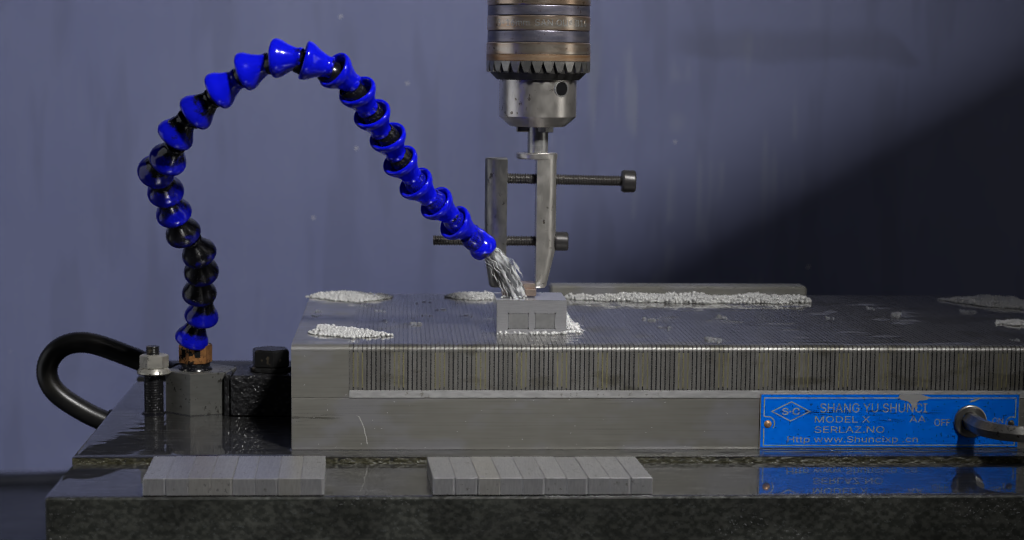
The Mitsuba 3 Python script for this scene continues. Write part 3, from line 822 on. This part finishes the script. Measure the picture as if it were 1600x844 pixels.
bell = spline([(6.0, 3.2), (6.9, .9), (7.6, .1), (8.3, .05), (8.75, .7), (8.75, 1.6), (8.2, 3.4), (6.9, 5.6), (5.75, 8.0), (5.05, 9.8), (4.75, 11.6), (4.9, 12.9), (4.4, 13.5)], 34)
for k in range(len(CH)):
    nxt = CH[min(k + 1, len(CH) - 1)]
    prv = CH[max(k - 1, 0)]
    ax = (nxt - prv) / np.linalg.norm(nxt - prv)
    if k == len(CH) - 1:
        break
    ax = ax + rng.normal(0, .055, 3)                 # no two joints sit quite alike
    ax /= np.linalg.norm(ax)
    at = CH[k] - ax * 6.6
    mat = 'hose_blue' if k >= 12 else 'hose_dark_greasy' if k >= 6 or k < 2 else 'hose_black'
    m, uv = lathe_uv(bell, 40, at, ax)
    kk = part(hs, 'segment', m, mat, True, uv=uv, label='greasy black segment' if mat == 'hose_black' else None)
    nb = CH[k + 1] - ax * 0
    ball = lathe_uv([(4.0, -5.2), (4.5, -3.8), (5.2, -2.2), (5.6, 0), (5.4, 1.9), (4.8, 3.5), (4.0, 4.5)], 32, nb - ax * 5.4, ax)[0]
    part(kk, 'ball', ball, 'grease_black' if k < 20 else 'hose_dark_greasy', True)  # black here joins real grime with the shade inside the joints
ax = np.array([.62, .16, -.77])
ax /= np.linalg.norm(ax)
m, uv = lathe_uv(spline([(4.6, -8.5), (4.9, -6), (5.6, -4.4), (5.9, -2.2), (6.4, -.6), (6.9, 1.0), (6.9, 2.6), (6.2, 4.6), (5.2, 5.6), (4.4, 5.5), (4.1, 4.5), (4.0, 0)], 30), 40, CH[-1], ax)
part(hs, 'nozzle', m, 'hose_blue', True, uv=uv, label='rounded blue nozzle end of the hose')
FX, FY = -106.3, 100.0
ft = part(hs, 'fitting', hexagon(8.6, 26.0, 35.8, (FX, FY, 0), 14, .6), 'fitting_brass', label='brass hex fitting stained with black grease')
for k, turn in ((0, -106 + 30), (1, -106 - 30)):
    a = math.radians(turn)
    e = np.array([math.cos(a), math.sin(a), 0])
    b = box(-1.4, 1.4, -.35, .35, -2.0, 2.0, .1)
    b.apply_transform(trimesh.transformations.rotation_matrix(a + math.pi / 2, [0, 0, 1]))
    b.apply_translation(np.array([FX, FY, 31.4]) + e * 7.35)
    part(ft, 'slot', b, 'hole_black')
part(hs, 'collar', lathe([(0, 22.3), (8.6, 22.4), (8.2, 23.4), (7.4, 24.2), (7.6, 25.8), (0, 25.9)], 40, (FX, FY, 0)), 'grease_black', 30, label='black greasy collar under the brass fitting')
m0, uv0 = lathe_uv([(0, 35.6), (4.6, 35.6), (4.7, 37.5), (4.8, 42)], 32, (FX, FY - 1.5, 0), np.array([0, 0, 1.0]))
part(hs, 'stem', m0, 'hose_dark_greasy', True, uv=uv0)

# ------------------------------------------------------------------ hex post, stud, clamp block, black hose
hp_ = thing('hex_post', 'wet hexagonal steel post standing on the table under the blue hose', 'post')
HC = (-103.6, 102.8)
part(hp_, 'body', hexagon(18.7, .02, 22.3, (*HC, 0), -102, .5), 'hex_steel')
part(hp_, 'grease_foot', hexagon(19.3, .02, .9, (*HC, 0), -102, .3), 'grease_black')
sd = thing('stud', 'black threaded stud with a flanged nut left of the hex post', 'stud')
STX, STY = -126.8, 91.9
part(sd, 'shaft', thread(5.0, 1.3, 22, (STX, STY, .02), (0, 0, 1), .14, 26), 'oily_black', 40, label='oily black threaded shaft')
part(sd, 'foot', lathe([(0, .05), (7.0, .06), (6.4, .9), (5.4, 1.6), (0, 1.7)], 32, (STX, STY, 0)), 'grease_black', 30)
nu = part(sd, 'nut', hexagon(7.4, 24.6, 31.4, (STX + .3, STY, 0), 70, .7), 'nut_steel', label='pale worn hex nut')
part(nu, 'flange', lathe([(0, 21.4), (8.3, 21.5), (8.7, 22.0), (8.4, 22.9), (7.2, 24.5), (0, 24.6)], 40, (STX + .1, STY, 0)), 'nut_steel', 30)
part(sd, 'tip', thread(3.5, 1.2, 4.6, (STX - .4, STY, 31.0), (0, 0, 1), .4, 24), 'bolt_black', 40)
cb = thing('clamp_block', 'wet black cast iron clamp block between the hex post and the magnetic chuck', 'clamp')
cbm = box(-86.9, -51.6, 83.2, 122, .02, 21.6, 1.3)
part(cb, 'body', cbm, 'cast_black')
bt = part(cb, 'bolt', hexagon(10.3, 24.2, 33.2, (-67.6, 101, 0), 40, 1.0), 'bolt_black', label='large black hex bolt head')
part(bt, 'washer', cyl(10.9, 21.65, 24.1, (-67.6, 101, 0), 40, .4), 'bolt_black', 30)
part(cb, 'gap_filler', box(-90.3, -87.2, 86, 118, .02, 21.8, .8), 'cast_black')
CB = spline([(-117, 118, 17), (-127, 125, 18.5), (-139.5, 130, 22.4), (-156, 131, 28.6), (-168.7, 131, 31.7), (-180.6, 130, 29.0), (-187.8, 129, 18.1), (-185.2, 128, 8.3), (-175.6, 128, -.6), (-164.4, 128, -7.2), (-157, 128, -10.5), (-149.9, 128, -12.5)], 90)
bh = thing('black_hose', 'thick black rubber hose looping out over the left edge of the table', 'hose')
part(bh, 'tube', tube(CB, 5.6, 32), 'rubber', True)
part(bh, 'cuff', lathe([(0, -7.5), (6.6, -7.5), (7.0, -6.5), (6.8, -2), (0, -2)], 32, (-149.9, 128, -12.5), (.95, 0, -.3)), 'grease_black', 30)

# ------------------------------------------------------------------ two rows of square steel bars on the ledge
ORD = ['first', 'second', 'third', 'fourth', 'fifth', 'sixth', 'seventh', 'eighth', 'ninth', 'tenth']


def bar_row(xs, back, wide_gaps, group, where, yb):
    n = len(xs) - 1
    for k in range(n):
        a, b = xs[k], xs[k + 1]
        dy, dz = random.uniform(-.35, .35), random.uniform(-.12, .12)
        c = 1.1 if k in wide_gaps else .3                       # some bars have a broad chamfer on their right front corner
        x0_, x1_, y0_, y1_, z0_, z1_, e = a + .02, b - .03, -83.2 + dy, yb + random.uniform(-.5, .5), S + .68, 4.9 + dz, .25
        P = []
        for zz, ins in ((z0_, e), (z0_ + e, 0), (z1_ - e, 0), (z1_, e)):
            P += [(x0_ + ins, y0_ + .3, zz), (x0_ + .3, y0_ + ins, zz), (x1_ - c, y0_ + ins, zz), (x1_ - ins, y0_ + c * .8, zz), (x1_ - ins, y1_ - ins, zz), (x0_ + ins, y1_ - ins, zz)]
        m = hull(P)
        if back:
            v = np.array(m.vertices)
            v[:, 0] += (v[:, 1] + 83) / 45.0 * back
            m = trimesh.Trimesh(v, m.faces, process=False)
        name = f'{ORD[k]} square steel bar from the left in the {where}'
        if k == n - 1:
            name = f'last square steel bar at the right end of the {where}'
        kk = thing('steel_bar', name, 'steel bar', group)
        put(kk, m, random.choice(['ground_steel', 'ground_steel', 'ground_steel_dark', 'ground_steel_warm']))


bar_row([-109.2, -99.3, -90.0, -80.6, -71.2, -61.9, -52.0, -42.4, -32.4], -1.2, {0, 3, 5, 7}, 'square steel bars in the left row', 'left row beside the hex post', -36.0)
bar_row([13.9, 23.6, 33.3, 42.7, 52.2, 62.0, 71.3, 80.6, 89.9, 99.2, 108.4], -2.2, {0, 1, 4, 6, 8}, 'square steel bars in the right row', 'right row below the steel block', -38.5)

# ------------------------------------------------------------------ coolant jet and splash
wj = thing('water_jet', 'clear stream of coolant pouring from the blue nozzle onto the electrode', 'water')
JP = spline([(40.6, 40.2, 91.4), (45.2, 41.6, 88.0), (50.2, 43.4, 81.8), (53.6, 45.0, 75.6), (56.0, 46.5, 70.2), (57.0, 47.4, 66.8)], 60)
J = tube(JP, np.linspace(4.1, 4.8, 60), 56)
v = np.array(J.vertices)
nj = 60 * 56
ring = np.tile(np.arange(56) * 2 * np.pi / 56, 60)
along = np.repeat(np.linspace(0, 1, 60), 56)
wob = 1 + .26 * (meshkit.fbm(np.stack([np.cos(ring) * 3.2, np.sin(ring) * 3.2, along * 4.5], -1), 3) - .5) * 2 + .18 * (meshkit.noise(np.stack([np.cos(ring) * 6, np.sin(ring) * 6, along * 11 + 4], -1), 3) - .5) * 2
cen = np.repeat(JP, 56, 0)
v[:nj] = cen + (v[:nj] - cen) * wob[:, None] * np.array([1.0, .72, 1.0])
part(wj, 'stream', trimesh.Trimesh(v, J.faces, process=False), 'water_film', True)
vc = v.copy()
wc = .82 + .22 * (meshkit.fbm(np.stack([np.cos(ring) * 4.5, np.sin(ring) * 4.5, along * 3.2 + 9], -1), 4) - .5)
vc[:nj] = cen + (v[:nj] - cen) * wc[:, None]
part(wj, 'core', trimesh.Trimesh(vc, J.faces, process=False), 'painted_light_core', True)
st = []
for k in range(24):
    a = rng.uniform(0, 2 * np.pi)
    rr = rng.uniform(1.0, 1.16)
    t0 = rng.uniform(0, .7)
    t1 = min(1, t0 + rng.uniform(.15, .4))
    ii = np.arange(int(t0 * 59), int(t1 * 59) + 1)
    if len(ii) < 5:
        continue
    off = np.array([4.4 * math.cos(a), -3.6 * abs(math.sin(a)), 4.4 * math.cos(a) * .7]) * rr * (.96 + .16 * ii[:, None] / 59)
    pth = JP[ii] + off + .35 * np.stack([np.sin(ii * .6 + k), ii * 0, np.cos(ii * .5 + k)], -1)
    st.append(tube(pth, rng.uniform(.07, .20) * np.sin(np.linspace(.1, np.pi - .1, len(ii))), 8))
part(wj, 'white_strands', st, 'froth', True, stuff=True)  # froth threads that also stand in for bright highlight streaks
c = np.c_[rng.uniform(49, 62, 40), rng.uniform(43.5, 48.5, 40), 66.6 + rng.random(40) * 1.3]
part(wj, 'froth', bubbles(c, rng.uniform(.25, .6, 40)), 'foam_white', True, stuff=True)
sp = thing('splash', 'fan of white water splashing down the right side of the steel block', 'water')
st = []
for k in range(22):
    y = rng.uniform(42, 70)
    z = rng.uniform(52, 60) + (y - 42) * .05
    e = rng.uniform(3, 11)
    t = np.linspace(0, 1, 12)
    pth = np.c_[81.2 + e * t, y - 3 * t + .5 * np.sin(t * 6 + k), H + .6 + (z - H) * (1 - t) ** 1.6]
    st.append(tube(pth, rng.uniform(.10, .26) * (1 - .6 * t), 8))
part(sp, 'sheet', st, 'froth', True, stuff=True)
c = np.c_[82 + np.abs(rng.normal(0, 3.6, 130)), rng.uniform(38, 72, 130), H + .6 + np.abs(rng.normal(0, 1.2, 130))]
c[:, 2] = np.minimum(c[:, 2], H + .7 + np.maximum(0, 6 - (c[:, 0] - 82)) * .8)
part(sp, 'droplets', bubbles(c, rng.uniform(.25, .7, 130)), 'froth', True, stuff=True)
